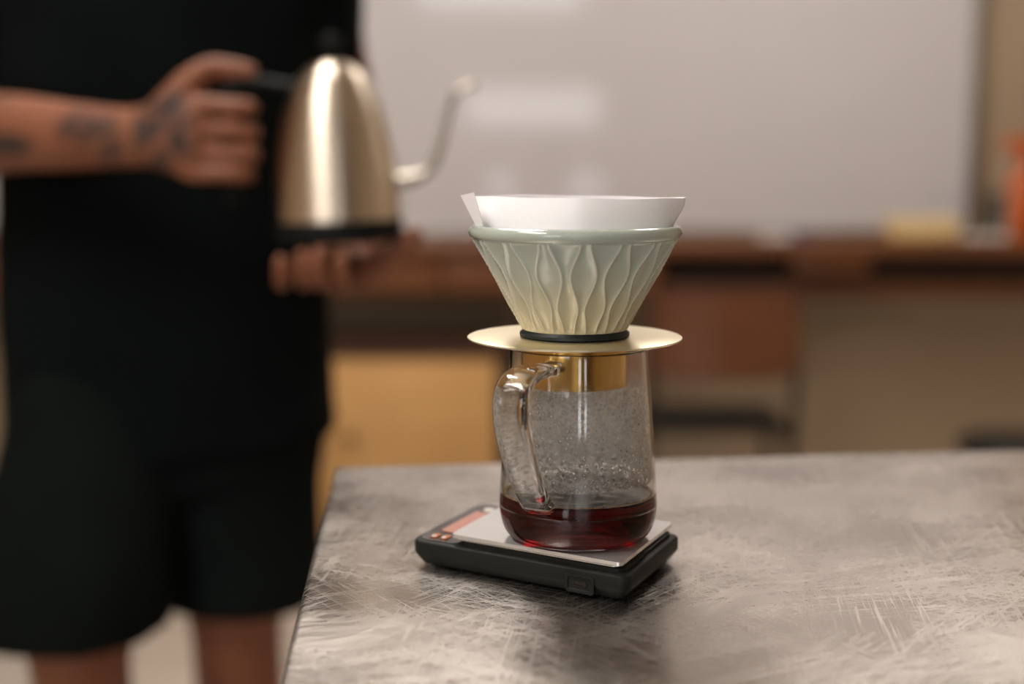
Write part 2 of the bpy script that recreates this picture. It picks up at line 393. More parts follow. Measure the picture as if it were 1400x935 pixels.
# dark canister
c = P(1360, 320, 3.82)
t = thing('canister', 'dark green canister standing on the counter left of the orange bottle', 'canister', (c.x, 3.82, zc_))
bmo('body', lathe([(.018, 0), (.021, .003), (.021, .085), (.019, .092)], (c.x, 3.82, zc_), 24), M['green'], t)
bmo('lid', lathe([(.0215, .092), (.0215, .118), (.019, .124), (.006, .126)], (c.x, 3.82, zc_), 24), M['dmetal'], t)
# orange spray bottle, cut by the frame
c = P(1400, 320, 3.80)
t = thing('spray_bottle', 'orange spray bottle with pale label on the right end of the counter', 'bottle', (c.x, 3.80, zc_))
o_ = (c.x, 3.80, zc_)
bmo('bottle_body', lathe([(.045, 0), (.05, .006), (.05, .15), (.044, .17), (.02, .19), (.016, .20), (.016, .215)], o_, 32), M['orange'], t)
bm = bmesh.new()
rings = []
for k in range(13):
    a = PI*.92+k/12*PI*.17
    rings.append([Vector(o_)+Vector((r*math.cos(a), r*math.sin(a), z)) for r, z in ((.0502, .015), (.0512, .015), (.0512, .145), (.0502, .145))])
add_rings(bm, rings); bmo('paper_label', bm, M['label'], t)
bm = bmesh.new(); add_box(bm, c.x-.062, c.x+.045, 3.785, 3.815, zc_+.232, zc_+.272, bev=.008); add_lathe(bm, [(.02, .21), (.02, .235)], o_, 20)
bmo('spray_head', bm, M['orange'], t)
bm = tube([(c.x-.035, 3.8, zc_+.235), (c.x-.05, 3.8, zc_+.215), (c.x-.045, 3.8, zc_+.185)], .006, n=4)
bmo('trigger', bm, M['label'], t)

# school chair in front of the counter
yc = 3.42
xl, xr = P(890, 450, yc).x, P(1094, 450, yc).x
t = thing('wooden_chair', 'brown plywood school chair with dark metal frame pushed to the counter', 'chair', ((xl+xr)/2, yc, 0))
bm = bmesh.new(); rings = []
zb0, zb1 = P(1000, 516, yc).z, P(1000, 402, yc).z
for k in range(15):
    u = k/14; x = xl+(xr-xl)*u; dy = -.035*math.sin(PI*u)
    ri = .018*max(0, abs(2*u-1)-.7)/.3
    rings.append([Vector((x, yc+dy-.006, zb0+ri)), Vector((x, yc+dy+.006, zb0+ri)), Vector((x, yc+dy+.006, zb1-ri)), Vector((x, yc+dy-.006, zb1-ri))])
add_rings(bm, rings); bmo('backrest', bm, M['ply'], t)
sz = P(1000, 592, yc).z
ZS = .44
bm = box(xl+.0, xr-.0, yc+.04, yc+.42, ZS, ZS+.014, bev=.006); bmo('seat', bm, M['vinyl'], t)
for x in (xl+.004, xr-.004):
    bmo('back_post', tube([(x, yc+.012, zb1-.01), (x, yc+.012, .62), (x, yc+.03, ZS), (x, yc+.06, ZS-.02)], .011, seg=10), M['dmetal'], t)
    for a in ((yc+.06, yc-.02), (yc+.38, yc+.42)):
        bmo('leg', tube([(x, a[0], ZS-.01), (x, a[1], .01)], .012, n=1, seg=10), M['dmetal'], t)
    bmo('side_rail', tube([(x, yc+.06, ZS-.012), (x, yc+.39, ZS-.012)], .011, n=1, seg=10), M['dmetal'], t)
# low cabinet behind the person
yk = 3.50
xa, xb = -1.0, P(690, 560, yk).x
za = P(600, 478, yk).z; zd = P(600, 491, yk).z
t = thing('low_cabinet', 'low tan cabinet with dark edging standing under the counter drawers', 'cabinet', ((xa+xb)/2, yk+.2, 0))
bm = bmesh.new()
xi = P(679, 560, yk).x
add_box(bm, xa, xb, yk, 3.92, zd, za, bev=.003); add_box(bm, xi, xb, yk, 3.92, .03, zd); add_box(bm, xa, xa+.02, yk, 3.92, .03, zd)
add_box(bm, xa+.02, xi, yk+.03, 3.92, 0, .06)
bmo('carcass', bm, M['dwood'], t)
xm = P(452, 560, yk).x
d = bmo('door', box(xm+.003, xi-.002, yk-.004, yk+.016, .065, zd-.003, bev=.002), M['tan'], t)
bmo('door_knob', lathe([(.012, 0), (.014, .012), (.009, .018)], (xm+.05, yk-.02, .42), 16), M['dmetal'], d)
d = bmo('door', box(xa+.024, xm-.003, yk-.004, yk+.016, .065, zd-.003, bev=.002), M['tan'], t)
bmo('door_knob', lathe([(.012, 0), (.014, .012), (.009, .018)], (xm-.05, yk-.02, .42), 16), M['dmetal'], d)
# stool on the right
ys = 3.3; c = P(1385, 600, ys)
t = thing('stool', 'dark round stool behind the right end of the steel table', 'stool', (c.x, ys, 0))
bmo('seat', lathe([(.10, c.z-.035), (.125, c.z-.03), (.13, c.z-.01), (.12, c.z), (.06, c.z+.004)], (c.x, ys, 0), 40), M['vinyl'], t)
for k in range(4):
    a = PI/4+k*PI/2; bmo('leg', tube([(c.x+.09*math.cos(a), ys+.09*math.sin(a), c.z-.03), (c.x+.15*math.cos(a), ys+.15*math.sin(a), .01)], .012, n=1, seg=10), M['dmetal'], t)

# ------------------------------------------------------------------ steel table
ZTB = .90
A = onz(458, 638, ZTB); B = onz(1400, 614, ZTB); D = onz(379, 935, ZTB)
dirR = (B-A).normalized(); dirN = (D-A).normalized()
far_l = A; far_r = A+dirR*1.75; near_l = A+dirN*.95; near_r = near_l+dirR*1.75
t = thing('steel_table', 'scratched stainless steel work table filling the foreground', 'table', (.6, .6, 0))
bm = bmesh.new()
poly = [far_l, near_l, near_r, far_r]
vt = [bm.verts.new(p) for p in poly]; vb = [bm.verts.new(p-Vector((0, 0, .035))) for p in poly]
bm.faces.new(vt); bm.faces.new(vb[::-1])
for i in range(4): bm.faces.new((vt[i], vb[i], vb[(i+1) % 4], vt[(i+1) % 4]))
bmesh.ops.bevel(bm, geom=bm.edges[:], offset=.004, segments=4, profile=.5, affect='EDGES')
bmo('tabletop', bm, M['table'], t)
mid = (far_l+near_r)/2
for p in poly:
    q = p.lerp(mid, .09); bmo('leg', lathe([(.02, .0), (.02, ZTB-.034)], (q.x, q.y, 0), 20), M['alu'], t)
bm = bmesh.new()
q = [p.lerp(mid, .1) for p in poly]
add_rings(bm, [[Vector((p.x, p.y, .22)) for p in q], [Vector((p.x, p.y, .24)) for p in q]])
bmo('lower_shelf', bm, M['table'], t)

# ------------------------------------------------------------------ coffee scale
ZPL = ZTB+.0195*1.08         # plate top
Y0 = .757
F_ = onz(858, 829, ZTB); Lc = onz(562, 773, ZTB)
ang = math.atan2(Lc.y-F_.y, Lc.x-F_.x)
ux = Vector((-math.cos(ang), -math.sin(ang), 0)); uy = Matrix.Rotation(math.radians(8.5), 3, 'Z') @ Vector((-ux.y, ux.x, 0))   # ux: left->front, uy: to the back
LEN = (F_-Lc).length; DEP = .091
MS = Matrix(((ux.x, uy.x, 0, Lc.x), (ux.y, uy.y, 0, Lc.y), (0, 0, 1.08, ZTB), (0, 0, 0, 1)))
t = thing('coffee_scale', 'flat black coffee scale on the steel table under the glass server', 'scale', MS @ Vector((LEN/2, DEP/2, 0)))
def rrect(x0, x1, y0, y1, r, z, n=6):
    out = []
    for cx, cy, a0 in ((x1-r, y1-r, 0), (x0+r, y1-r, PI/2), (x0+r, y0+r, PI), (x1-r, y0+r, 1.5*PI)):
        for k in range(n+1):
            a = a0+PI/2*k/n; out.append(MS @ Vector((cx+r*math.cos(a), cy+r*math.sin(a), z)))
    return out
def slab(levels, r=.0065):
    bm = bmesh.new(); add_rings(bm, [rrect(i, LEN-i, i, DEP-i, max(r-i*.5, .0015), z) for i, z in levels]); return bm
bmo('body', slab([(.005, .0012), (.004, .002), (.0005, .0065), (0, .0075), (0, .0128), (.0006, .0136), (.002, .014)]), M['scale'], t, sharp=50)
for ox in (.015, LEN-.015):
    for oy in (.015, DEP-.015):
        q = MS @ Vector((ox, oy, 0)); bmo('foot', lathe([(.006, 0), (.006, .0022)], q, 16), M['black'], t)
XP = .0295               # where the weighing plate starts along the long side
bm = bmesh.new(); add_rings(bm, [rrect(.003, XP-.001, .003, DEP-.003, .006, z) for z in (.0138, .0144)])
bmo('top_glass', bm, M['gloss'], t)
bm = bmesh.new(); add_rings(bm, [rrect(XP+.0, LEN-.004, .004, DEP-.004, .006, .0138), rrect(XP, LEN-.004, .004, DEP-.004, .006, .0158), rrect(XP+.001, LEN-.005, .005, DEP-.005, .005, .0163)])
bmo('plate_seat', bm, M['scale'], t)
bm = bmesh.new(); add_rings(bm, [rrect(XP-.002, LEN-.008, .005, DEP-.002, .003, z) for z in (.0163, .0168)]); bm2 = bm
add_rings(bm2, [rrect(XP-.004, LEN-.005, .003, DEP+.000, .003, z) for z in (.0176, .0180, .0193, .0195)])
pl = bmo('weighing_plate', bm2, M['plate'], t); pl['label'] = 'thin brushed silver plate'
# display strip, buttons
M['disp'] = mat('display_reflection', lin(186, 132, 116), .25, noise=(60, lin(172, 118, 104), (1, .3, 1)))  # pink reflection on the glossy display put into its base colour
M['copper'] = mat('copper_icon', lin(222, 120, 66), .2, .8, noise=(200, lin(240, 150, 90)))
def flat(name, x0, x1, y0, y1, m, lab, r=.001, z=.0144):
    bm = bmesh.new(); add_rings(bm, [rrect(x0, x1, y0, y1, r, zz, 4) for zz in (z-.0003, z+.0005)]); o = bmo(name, bm, m, t); o['label'] = lab
flat('display', .0085, .0185, .022, DEP-.022, M['disp'], 'display strip with pinkish reflection in its colour')
flat('power_button', .0088, .0128, .0075, .0155, M['copper'], 'copper touch button')
flat('timer_button', .0155, .0195, .0075, .0155, M['copper'], 'copper touch button')
for xx in (.0095, .0162):
    flat('button_light', xx, xx+.0026, .0078, .0104, M['white'], 'tiny white light dot', .0012, .0149)
flat('round_button', .0105, .0175, DEP-.018, DEP-.011, M['white'], 'small round white button', .0034)
# usb port on the long front side
bm = bmesh.new(); px_ = LEN*.795
def prr(x0, x1, z0, z1, r, y, n=4):
    out = []
    for cx, cz, a0 in ((x1-r, z1-r, 0), (x0+r, z1-r, PI/2), (x0+r, z0+r, PI), (x1-r, z0+r, 1.5*PI)):
        for k in range(n+1):
            a = a0+PI/2*k/n; out.append(MS @ Vector((cx+r*math.cos(a), y, cz+r*math.sin(a))))
    return out
w0, w1 = px_-.0085, px_+.0085
add_rings(bm, [prr(w0, w1, .0022, .0112, .0015, .001), prr(w0, w1, .0022, .0112, .0015, -.0006), prr(w0+.0005, w1-.0005, .0027, .0107, .0012, -.0009), prr(w0+.0014, w1-.0014, .0036, .0098, .001, -.0009),
               prr(w0+.0018, w1-.0018, .004, .0094, .001, -.0003)])
f = bmo('port_cover', bm, M['scale'], t)
bm = bmesh.new(); add_rings(bm, [prr(px_-.004, px_+.004, .0055, .0082, .001, -.0002), prr(px_-.004, px_+.004, .0055, .0082, .001, -.0008), prr(px_-.0033, px_+.0033, .006, .0077, .0006, -.0008), prr(px_-.0033, px_+.0033, .006, .0077, .0006, -.0004)])
bmo('usb_socket', bm, M['gloss'], f)

# ------------------------------------------------------------------ glass server with coffee
XM = (790-CX)/FPX*(Y0*math.cos(TH)+.2*math.sin(TH))
def zr(py, Y=Y0): return P(CX, py, Y).z
def rad(px_half, py):
    d = Y0*math.cos(TH)+(ZC-zr(py))*math.sin(TH); return px_half*d/FPX
ax = Vector((XM, Y0, 0))
zb_ = ZPL+.0002
outer = [(rad(70, 735), zb_+.0006), (rad(84, 735), zb_), (rad(92, 733), zb_+.001), (rad(100, 726), zb_+.0045), (rad(105.5, 715), zb_+.011), (rad(107.5, 700), zb_+.018),
         (rad(107.5, 685), zr(682)), (rad(106, 660), zr(650)), (rad(103, 610), zr(600)), (rad(100, 560), zr(555)), (rad(96.5, 510), zr(510)), (rad(94.5, 480), zr(476)), (rad(94.2, 478), zr(474))]
outer = [o[:2] for o in spline([(r, z) for r, z in outer], 4)]
TK = .0017
inner = []
for i, (r, z) in enumerate(outer):
    a = Vector(outer[max(i-1, 0)]); b = Vector(outer[min(i+1, len(outer)-1)]); d = (b-a).normalized()
    inner.append((r-TK*d.y, z+TK*(d.x if d.x > 0 else d.x)+(.0012 if z < zb_+.003 else 0)))
inner = [(r, max(z, zb_+.0032)) for r, z in inner]
t_sv = thing('glass_server', 'clear glass coffee server with strap handle, part filled with coffee', 'coffee server', (XM, Y0, zb_))
zs = zr(672)
prof = [(.0001, zb_+.0012)]+outer+[(outer[-1][0]-TK/2, outer[-1][1]+.0006)]+[p for p in inner if p[1] > zs+.0012][::-1]
rs = [p for p in inner if p[1] > zs+.0012][0]
prof.append((rs[0]+.00005, zs+.0006))       # below this line the wall meets the coffee, whose own skin is the boundary
bmo('vessel', lathe(prof, ax, 128, caps=False), M['glass'], t_sv, sharp=180)
def rin(z):
    for (r0, z0), (r1, z1) in zip(inner, inner[1:]):
        if z0 <= z <= z1 and z1 > z0: return r0+(r1-r0)*(z-z0)/(z1-z0)
    return inner[-1][0]
# strap handle
AZ = math.radians(-90-31)
hd = Vector((math.cos(AZ), math.sin(AZ), 0)); tg_ = Vector((-hd.y, hd.x, 0))
def hp(r, py):
    q = ax+hd*r; return (q.x, q.y, P(CX, py, q.y).z)
def hrow(r, py, w, th): return (*hp(r, py), w, th)
W_, T_ = .0100, .0034
path = [hrow(.037, 506, W_*.9, T_), hrow(.045, 507, W_, T_), hrow(.0575, 513, W_, T_), hrow(.0675, 529, W_, T_), hrow(.0710, 556, W_, T_), hrow(.069, 590, W_, T_), hrow(.061, 635, W_, T_), hrow(.0515, 672, W_*.95, T_), hrow(.0445, 690, W_*.95, T_*1.1), hrow(.042, 695, W_*.9, T_*1.1)]
bm = bmesh.new(); add_sweep(bm, path, up=tg_, seg=32, n=8, power=.62)
hdl = bmo('handle', bm, M['handle_glass'], t_sv, sharp=180)

# coffee
cz0 = zb_+.0032
cp = [(.0004, cz0)]+[(r, z) for r, z in inner if z > zb_+.00321 and z < zs-.0012]
cp = [p for p in cp if p[1] >= cz0]
bm = bmesh.new(); seg = 128
rings = [[ax+Vector((r*math.cos(2*PI*j/seg), r*math.sin(2*PI*j/seg), z)) for j in range(seg)] for r, z in cp]
re = rin(zs)+.00005
rings.append([ax+Vector((re*math.cos(2*PI*j/seg), re*math.sin(2*PI*j/seg), zs+.0006)) for j in range(seg)])
NR = 44
for k in range(1, NR):
    r = re*(1-k/NR)+.0002; ring = []
    for j in range(seg):
        a = 2*PI*j/seg
        p = ax+Vector((r*math.cos(a), r*math.sin(a), zs))
        sw = math.sin(r*700+2.2*math.sin(a)+a*2)*.00008*min(1, k/5)*(r/re)
        p.z += sw+mnoise.noise(Vector((p.x, p.y, 0))*110)*.00022+ .0006*math.exp(-k*.9)
        ring.append(p)
    rings.append(ring)
add_rings(bm, rings)
cf = bmo('coffee', bm, M['coffee'], None, (XM, Y0, cz0), sharp=180)
cf.data.materials.append(M['coffee_wall'])
for p in cf.data.polygons:
    if p.center.z+cz0 < zs-.0004 and (abs(p.normal.z) < .97 or p.normal.z < 0): p.material_index = 1
tag(cf, 'dark red brown coffee filling the bottom of the glass server', 'coffee')
# golden bubbles along the edge
bm = bmesh.new()
for k in range(620):
    a = random.uniform(0, 2*PI); rb = random.uniform(.00025, .0006); rr = re-.0008-random.random()**2*.0011
    add_ball(bm, ax+Vector((rr*math.cos(a), rr*math.sin(a), zs+.0008)), (rb, rb, rb*.8), sub=1)
tag(stuff(bmo('coffee_bubbles', bm, M['bubble'], None, (XM, Y0, zs))), 'ring of tiny golden bubbles round the edge of the coffee', 'bubbles')
# condensation
bm = bmesh.new()
z0f, z1f = zr(652), zr(515)
fr = [(rin(z)-.00025, z) for z in [z0f+(z1f-z0f)*k/20 for k in range(21)]]
add_lathe(bm, fr, ax, 96, caps=False)
bmo('condensation_film', bm, M['fog'], t_sv, sharp=180)
bm = bmesh.new()
for k in range(5200):
    u = abs(random.gauss(.12, .30)); u = u if u < 1 else random.random(); z = z0f+.001+(zr(532)-z0f)*u
    a = random.uniform(0, 2*PI); s = random.uniform(.00025, .0005)*(1.75-1.1*u)
    r = rin(z)-.00035
    res = bmesh.ops.create_icosphere(bm, subdivisions=1, radius=1)
    R = Matrix.Rotation(a, 3, 'Z')
    for v in res['verts']: v.co = ax+R @ Vector((r+v.co.x*s*.5, v.co.y*s, z+v.co.z*s*1.15))
stuff(bmo('condensation_droplets', bm, M['water'], t_sv))
# drips falling from the dripper
bm = bmesh.new()
for px, py, ry, s in ((772, 548, .0022, .0011), (772, 585, .0016, .0009), (770, 622, .002, .001), (768, 648, .0015, .001)):
    q = P(px, py, Y0); add_ball(bm, q, (s, s, ry), sub=2)
tag(stuff(bmo('coffee_drips', bm, M['drip'], None, P(772, 600, Y0))), 'amber coffee drips falling inside the glass server', 'drips')

# ------------------------------------------------------------------ dripper
zdisc = zr(459)
t = thing('pour_over_dripper', 'pale green ribbed ceramic dripper on a round brass holder atop the server', 'dripper', (XM, Y0, zdisc))
axd = Vector(((785.8-CX)/FPX*(Y0*math.cos(TH)+(ZC-zdisc-.02)*math.sin(TH)), Y0, 0))
RD = rad(146.5, 459)
bmo('brass_plate', lathe([(.02, zdisc-.0013), (RD-.0006, zdisc-.0013), (RD, zdisc-.0009), (RD, zdisc-.0003), (RD-.0005, zdisc), (.02, zdisc)], axd, 128, closed=True, caps=False), M['brass_top'], t)
rb_ = rad(73, 500)
bmo('brass_collar', lathe([(rb_, zdisc-.0013), (rb_, zr(524)), (rb_-.0012, zr(524)), (rb_-.0012, zdisc-.0013)], axd, 96, closed=True, caps=False), M['brass'], t)
rr_ = rad(75, 458)
zr0 = zdisc+.0
bmo('silicone_ring', lathe([(.02, zr0), (rr_-.001, zr0), (rr_, zr0+.0008), (rr_, zr0+.0022), (rr_-.0012, zr0+.0032), (rr_-.0018, zr0+.0046), (.02, zr0+.0046)], axd, 96, closed=True, caps=False), M['rim'], t)
zb0 = zr0+.0040; zt0 = zr(311)
Rb, Rt = rad(71.5, 452), rad(141, 322)
zrim0 = zr(325)
NS, NT = 16*28, 80
rings = []; GL = {}
for i in range(NT+1):
    tt = 1-i/NT            # 1 = base, 0 = under the rim
    z = zb0+(zrim0-zb0)*(1-tt); R = Rb+(Rt-Rb)*(1-tt)
    wA = .245-.13*math.cos(2*PI*tt/.74) if tt < .74 else .245-.13*math.cos(2*PI*tt/.74)*max(.2, 1-(tt-.74)*4)
    env = min(1, (1-tt)/.05)*min(1, tt/.02+.0)
    ring = []
    for j in range(NS):
        a = 2*PI*j/NS
        u = (a/(2*PI)*16+.37) % 1.0
        u = abs(u-.5)          # 0 = lobe A centre, .5 = lobe B centre
        if u < wA: s = u/wA; w = wA
        else: s = (.5-u)/(.5-wA); w = .5-wA
        ridge = math.exp(-((u-wA)/.028)**2); GL[i*NS+j] = .75*math.exp(-((u-wA)/.022)**2)*env
        dep = -.0016*(1-s**2.0)*min(1, w/.22)
        r = R+dep*env+ridge*.0005*env
        ring.append(axd+Vector((r*math.cos(a), r*math.sin(a), z)))
    rings.append(ring)
def circ(r, z): return [axd+Vector((r*math.cos(2*PI*j/NS), r*math.sin(2*PI*j/NS), z)) for j in range(NS)]
Rr = rad(146, 314); zmid = (zrim0+zr(307))/2; hh = (zr(307)-zrim0)/2
for k in range(9):
    b = -PI/2*.85+PI*.92*k/8; rings.append(circ(Rr-.0032+.0032*math.cos(b), zmid+hh*math.sin(b)))
wl = .0042
rings.append(circ(Rr-.0062, zmid+hh*.6)); rings.append(circ(Rr-.0075, zmid-hh))
rings.append(circ(Rb-wl+.0005, zb0+.004)); rings.append(circ(Rb-wl, zb0))
bm = bmesh.new(); add_rings(bm, rings, closed=True)
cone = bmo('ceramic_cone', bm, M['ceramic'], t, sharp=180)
ga = cone.data.attributes.new('glaze', 'FLOAT', 'POINT')
for k, g in GL.items(): ga.data[k].value = g

# ------------------------------------------------------------------ paper filter
zp0 = zb0+.004; zp1 = zr(269)
bm = bmesh.new(); rings = []; NSf = 120
Ri0 = Rb-wl-.0012
slope = (Rr-.0085-Ri0)/((zmid-hh)-zp0)
def filt(off, down):
    for i in (range(13) if not down else range(12, -1, -1)):
        f_ = i/12; ring = []
        for j in range(NSf):
            a = 2*PI*j/NSf
            z = zp0+(zp1-zp0)*f_
            if i >= 10: z += ((i-9)/3)*(.0002*math.sin(3*a+1)+.0002*math.sin(7*a)-.0006*math.cos(a))
            r = Ri0+slope*(z-zp0)-off
            if i >= 9: r += ((i-8)/4)*.0005*math.sin(4*a+.6)
            r = min(r, rad(151, 272)-off+(z-zp1)*.1)
            ca, sa = math.cos(a), math.sin(a)
            fl = min(1, max(0, (f_-.45)/.55))**1.0
            yl = .60*math.copysign(max(0, 1-abs(ca)**1.5), sa)
            ring.append(axd+Vector((r*ca, r*(sa*(1-fl)+yl*fl), z)))
        rings.append(ring)
filt(.0, False); filt(.0006, True)
add_rings(bm, rings, caps=True)
t_f = thing('paper_filter', 'white paper coffee filter with folded seam standing in the ceramic dripper', 'paper filter', (XM, Y0, zp0))
bmo('filter_cone', bm, M['paper'], t_f, sharp=60)
# seam tab on the left: a crimped double strip standing out of the cone
bm = bmesh.new(); rings = []
yt = Y0-.016
for k in range(9):
    f_ = k/8
    yy = 309+(265-309)*f_
    xi = 661+(648-661)*f_; xo = 651+(629.5-651)*f_
    pi_, po = P(xi, yy-2*f_, yt-.004), P(xo, yy+2*f_, yt+.004)
    th = Vector((.1, 1, 0)).normalized()*.0004
    rings.append([po-th, pi_-th*2.2, pi_+th*2.2, po+th])
add_rings(bm, rings); bmo('seam_tab', bm, M['paper'], t_f, sharp=30)

# ------------------------------------------------------------------ kettle
YK = 1.58
kb = P(465, 329, YK); s_ = 1.0/(FPX/(YK*math.cos(TH)))   # metres per pixel there
t_k = thing('gooseneck_kettle', 'brushed steel gooseneck kettle with black base held by the person', 'kettle', kb)
tilt = Matrix.Rotation(math.radians(-1.8), 3, 'Y')
def kx(v): return kb+tilt @ (Vector(v)-kb)
def klathe(prof, seg=96, cx=0):
    bm = lathe(prof, (kb.x+cx, kb.y, 0), seg)
    for v in bm.verts: v.co = kx(v.co)
    return bm
def kz(py): return P(465, py, YK).z
body = [(86, 300), (86, 290), (84.5, 268), (82.5, 239), (77, 197), (68, 155), (58, 128), (48, 108), (36, 95), (26, 89)]
bp_ = [p for p in spline([(r*s_, kz(y)) for r, y in body], 5)]
bmo('body', klathe([(.02, bp_[0][1])]+bp_), M['kettle'], t_k, sharp=60)
bmo('base', klathe([(70*s_, kz(331)), (82*s_, kz(330)), (87*s_, kz(325)), (87.5*s_, kz(303)), (86.5*s_, kz(300)), (.02, kz(300))]), M['black'], t_k)
ld = bmo('lid', klathe([(27*s_, kz(90)), (26*s_, kz(87)), (14*s_, kz(84)), (4*s_, kz(83.5))], 48), M['kettle'], t_k)
bmo('lid_knob', klathe([(6*s_, kz(84)), (6*s_, kz(72)), (14*s_, kz(66)), (15*s_, kz(56)), (12*s_, kz(48)), (3*s_, kz(46))], 32), M['black'], ld)
sp = [(540, 249, 11), (562, 245, 9.5), (580, 237, 8), (594, 220, 7), (602, 198, 6.5), (608, 172, 6), (615, 146, 5.5), (626, 126, 5), (640, 118, 5), (648, 117, 5)]
bm = bmesh.new(); add_sweep(bm, [(*P(x, y, YK), r*s_, r*s_) for x, y, r in sp], up=(0, 1, 0), seg=20)
bmo('spout', bm, M['spout'], t_k, sharp=180)
hpth = [(418, 120, 9, 8), (385, 117, 9, 8), (345, 113, 10, 9), (318, 120, 12, 10), (307, 146, 13, 11), (308, 190, 13, 11), (312, 235, 13, 11), (318, 272, 11, 10)]
bm = bmesh.new(); add_sweep(bm, [(*P(x, y, YK), a*s_, b*s_) for x, y, a, b in hpth], up=(0, 1, 0), seg=20)
bmo('handle', bm, M['black'], t_k, sharp=180)

# ------------------------------------------------------------------ person
PX, PY = -.447, 1.86
t_p = thing('person', 'person in black t-shirt and black shorts holding a kettle, tattooed forearm', 'person', (PX, PY, 0))
bm = bmesh.new()
def loft(bm, rows, seg=40, pw=2.4):
    rings = []
    for (x, y, z, rx, ry) in rows:
        ring = []
        for j in range(seg):
            a = 2*PI*j/seg; c, s = math.cos(a), math.sin(a)
            ring.append(Vector((x+rx*math.copysign(abs(c)**(2/pw), c), y+ry*math.copysign(abs(s)**(2/pw), s), z)))
        rings.append(ring)
    add_rings(bm, rings)
# trunk, neck, head
loft(bm, [(PX, PY, z, a, b) for z, a, b in ((.80, .10, .08), (.84, .165, .10), (.92, .175, .115), (1.05, .155, .105), (1.2, .165, .11), (1.32, .18, .11), (1.41, .165, .09), (1.455, .09, .07), (1.475, .06, .06))])
add_sweep(bm, [(PX, PY+.01, 1.42, .062, .062), (PX, PY+.005, 1.5, .056, .058), (PX, PY-.01, 1.55, .058, .06)], up=(0, 1, 0))
hz = 1.622
add_ball(bm, (PX, PY+.0, hz+.02), (.078, .098, .105)); add_ball(bm, (PX, PY-.035, hz-.055), (.058, .062, .062)); add_ball(bm, (PX, PY-.05, hz-.1), (.03, .03, .02))
add_sweep(bm, [(PX, PY-.094, hz+.012, .009, .008), (PX, PY-.107, hz-.02, .012, .012), (PX, PY-.1, hz-.036, .012, .016)], up=(0, 1, 0), n=4)
add_sweep(bm, [(PX-.024, PY-.088, hz-.066, .008, .008), (PX, PY-.096, hz-.065, .01, .009), (PX+.024, PY-.088, hz-.066, .008, .008)], up=(0, 0, 1), n=4)
for s in (-1, 1):
    add_ball(bm, (PX+s*.08, PY+.008, hz-.01), (.01, .022, .034)); add_ball(bm, (PX+s*.033, PY-.082, hz+.03), (.026, .014, .009))
# legs and feet
hipR, hipL = (PX-.085, 1.83), (PX+.085, 1.875)
kneeR = P(113, 945, 1.715); kneeL = P(325, 900, 1.86)
for (hx, hy), k, ft in ((hipR, kneeR, -1), (hipL, kneeL, 1)):
    kn = Vector((k.x, k.y, .47)); an = Vector((k.x+ft*.005, k.y+.05, .08))
    add_sweep(bm, [(hx, hy, .86, .1, .095), (hx*.6+kn.x*.4, hy*.6+kn.y*.4, .70, .088, .085), (kn.x, kn.y, .53, .066, .066), (kn.x, kn.y, .47, .06, .06), (kn.x, kn.y+.02, .36, .057, .06), (kn.x, kn.y+.035, .25, .048, .05), (an.x, an.y, .12, .038, .038), (an.x, an.y, .07, .038, .04)], up=(0, 1, 0), seg=20)
    add_sweep(bm, [(an.x, an.y+.04, .04, .035, .035), (an.x+ft*.01, an.y-.06, .045, .036, .042), (an.x+ft*.02, an.y-.16, .028, .022, .045)], up=(0, 0, 1), seg=16)
# right arm (left in the photo): shoulder, elbow, wrist
def q5(px, py, Y, a, b=None): return (*P(px, py, Y), a, b if b else a)
shR = Vector((PX-.185, PY, 1.39)); elR = P(-85, 195, 1.74)
add_sweep(bm, [(PX-.14, PY, 1.385, .055, .055), (*shR, .056, .056), (shR.x-.04, PY-.01, 1.28, .05, .05), (elR.x, elR.y+.01, elR.z+.02, .043, .043), (*elR, .042, .042)], up=(0, 1, 0), seg=20)
add_sweep(bm, [(*elR, .042, .042), q5(-40, 186, 1.70, .047, .046), q5(20, 182, 1.66, .0445, .042), q5(100, 186, 1.615, .038, .034), q5(170, 188, 1.585, .033, .027), q5(200, 186, 1.575, .034, .026), q5(235, 184, 1.565, .042, .022), q5(266, 186, 1.556, .046, .018)], up=(0, 0, 1), seg=24)
fing = [((268, 143), (344, 148), .0104), ((270, 176), (347, 181), .0104), ((268, 208), (348, 212), .0100), ((262, 236), (341, 239), .0094)]
for (mx, my), (ex, ey), r in fing:
    add_sweep(bm, [q5(mx-22, my*.8+186*.2, 1.568, r*.9), q5(mx, my, 1.557, r*1.08), q5((mx+ex)/2, (my+ey)/2, 1.548, r*.96), q5(ex-8, ey, 1.553, r*1.02), q5(ex-4, ey+1, 1.585, r*.92), q5(ex-20, ey+2, 1.608, r*.85), q5(ex-38, ey+2, 1.607, r*.78)], up=(0, 0, 1), seg=14, n=5)
add_sweep(bm, [q5(205, 172, 1.572, .022, .018), q5(232, 142, 1.568, .022, .017), q5(262, 112, 1.572, .0165), q5(288, 95, 1.58, .0135), q5(315, 96, 1.582, .0125), q5(340, 99, 1.583, .0105)], up=(0, 1, 0), seg=16)
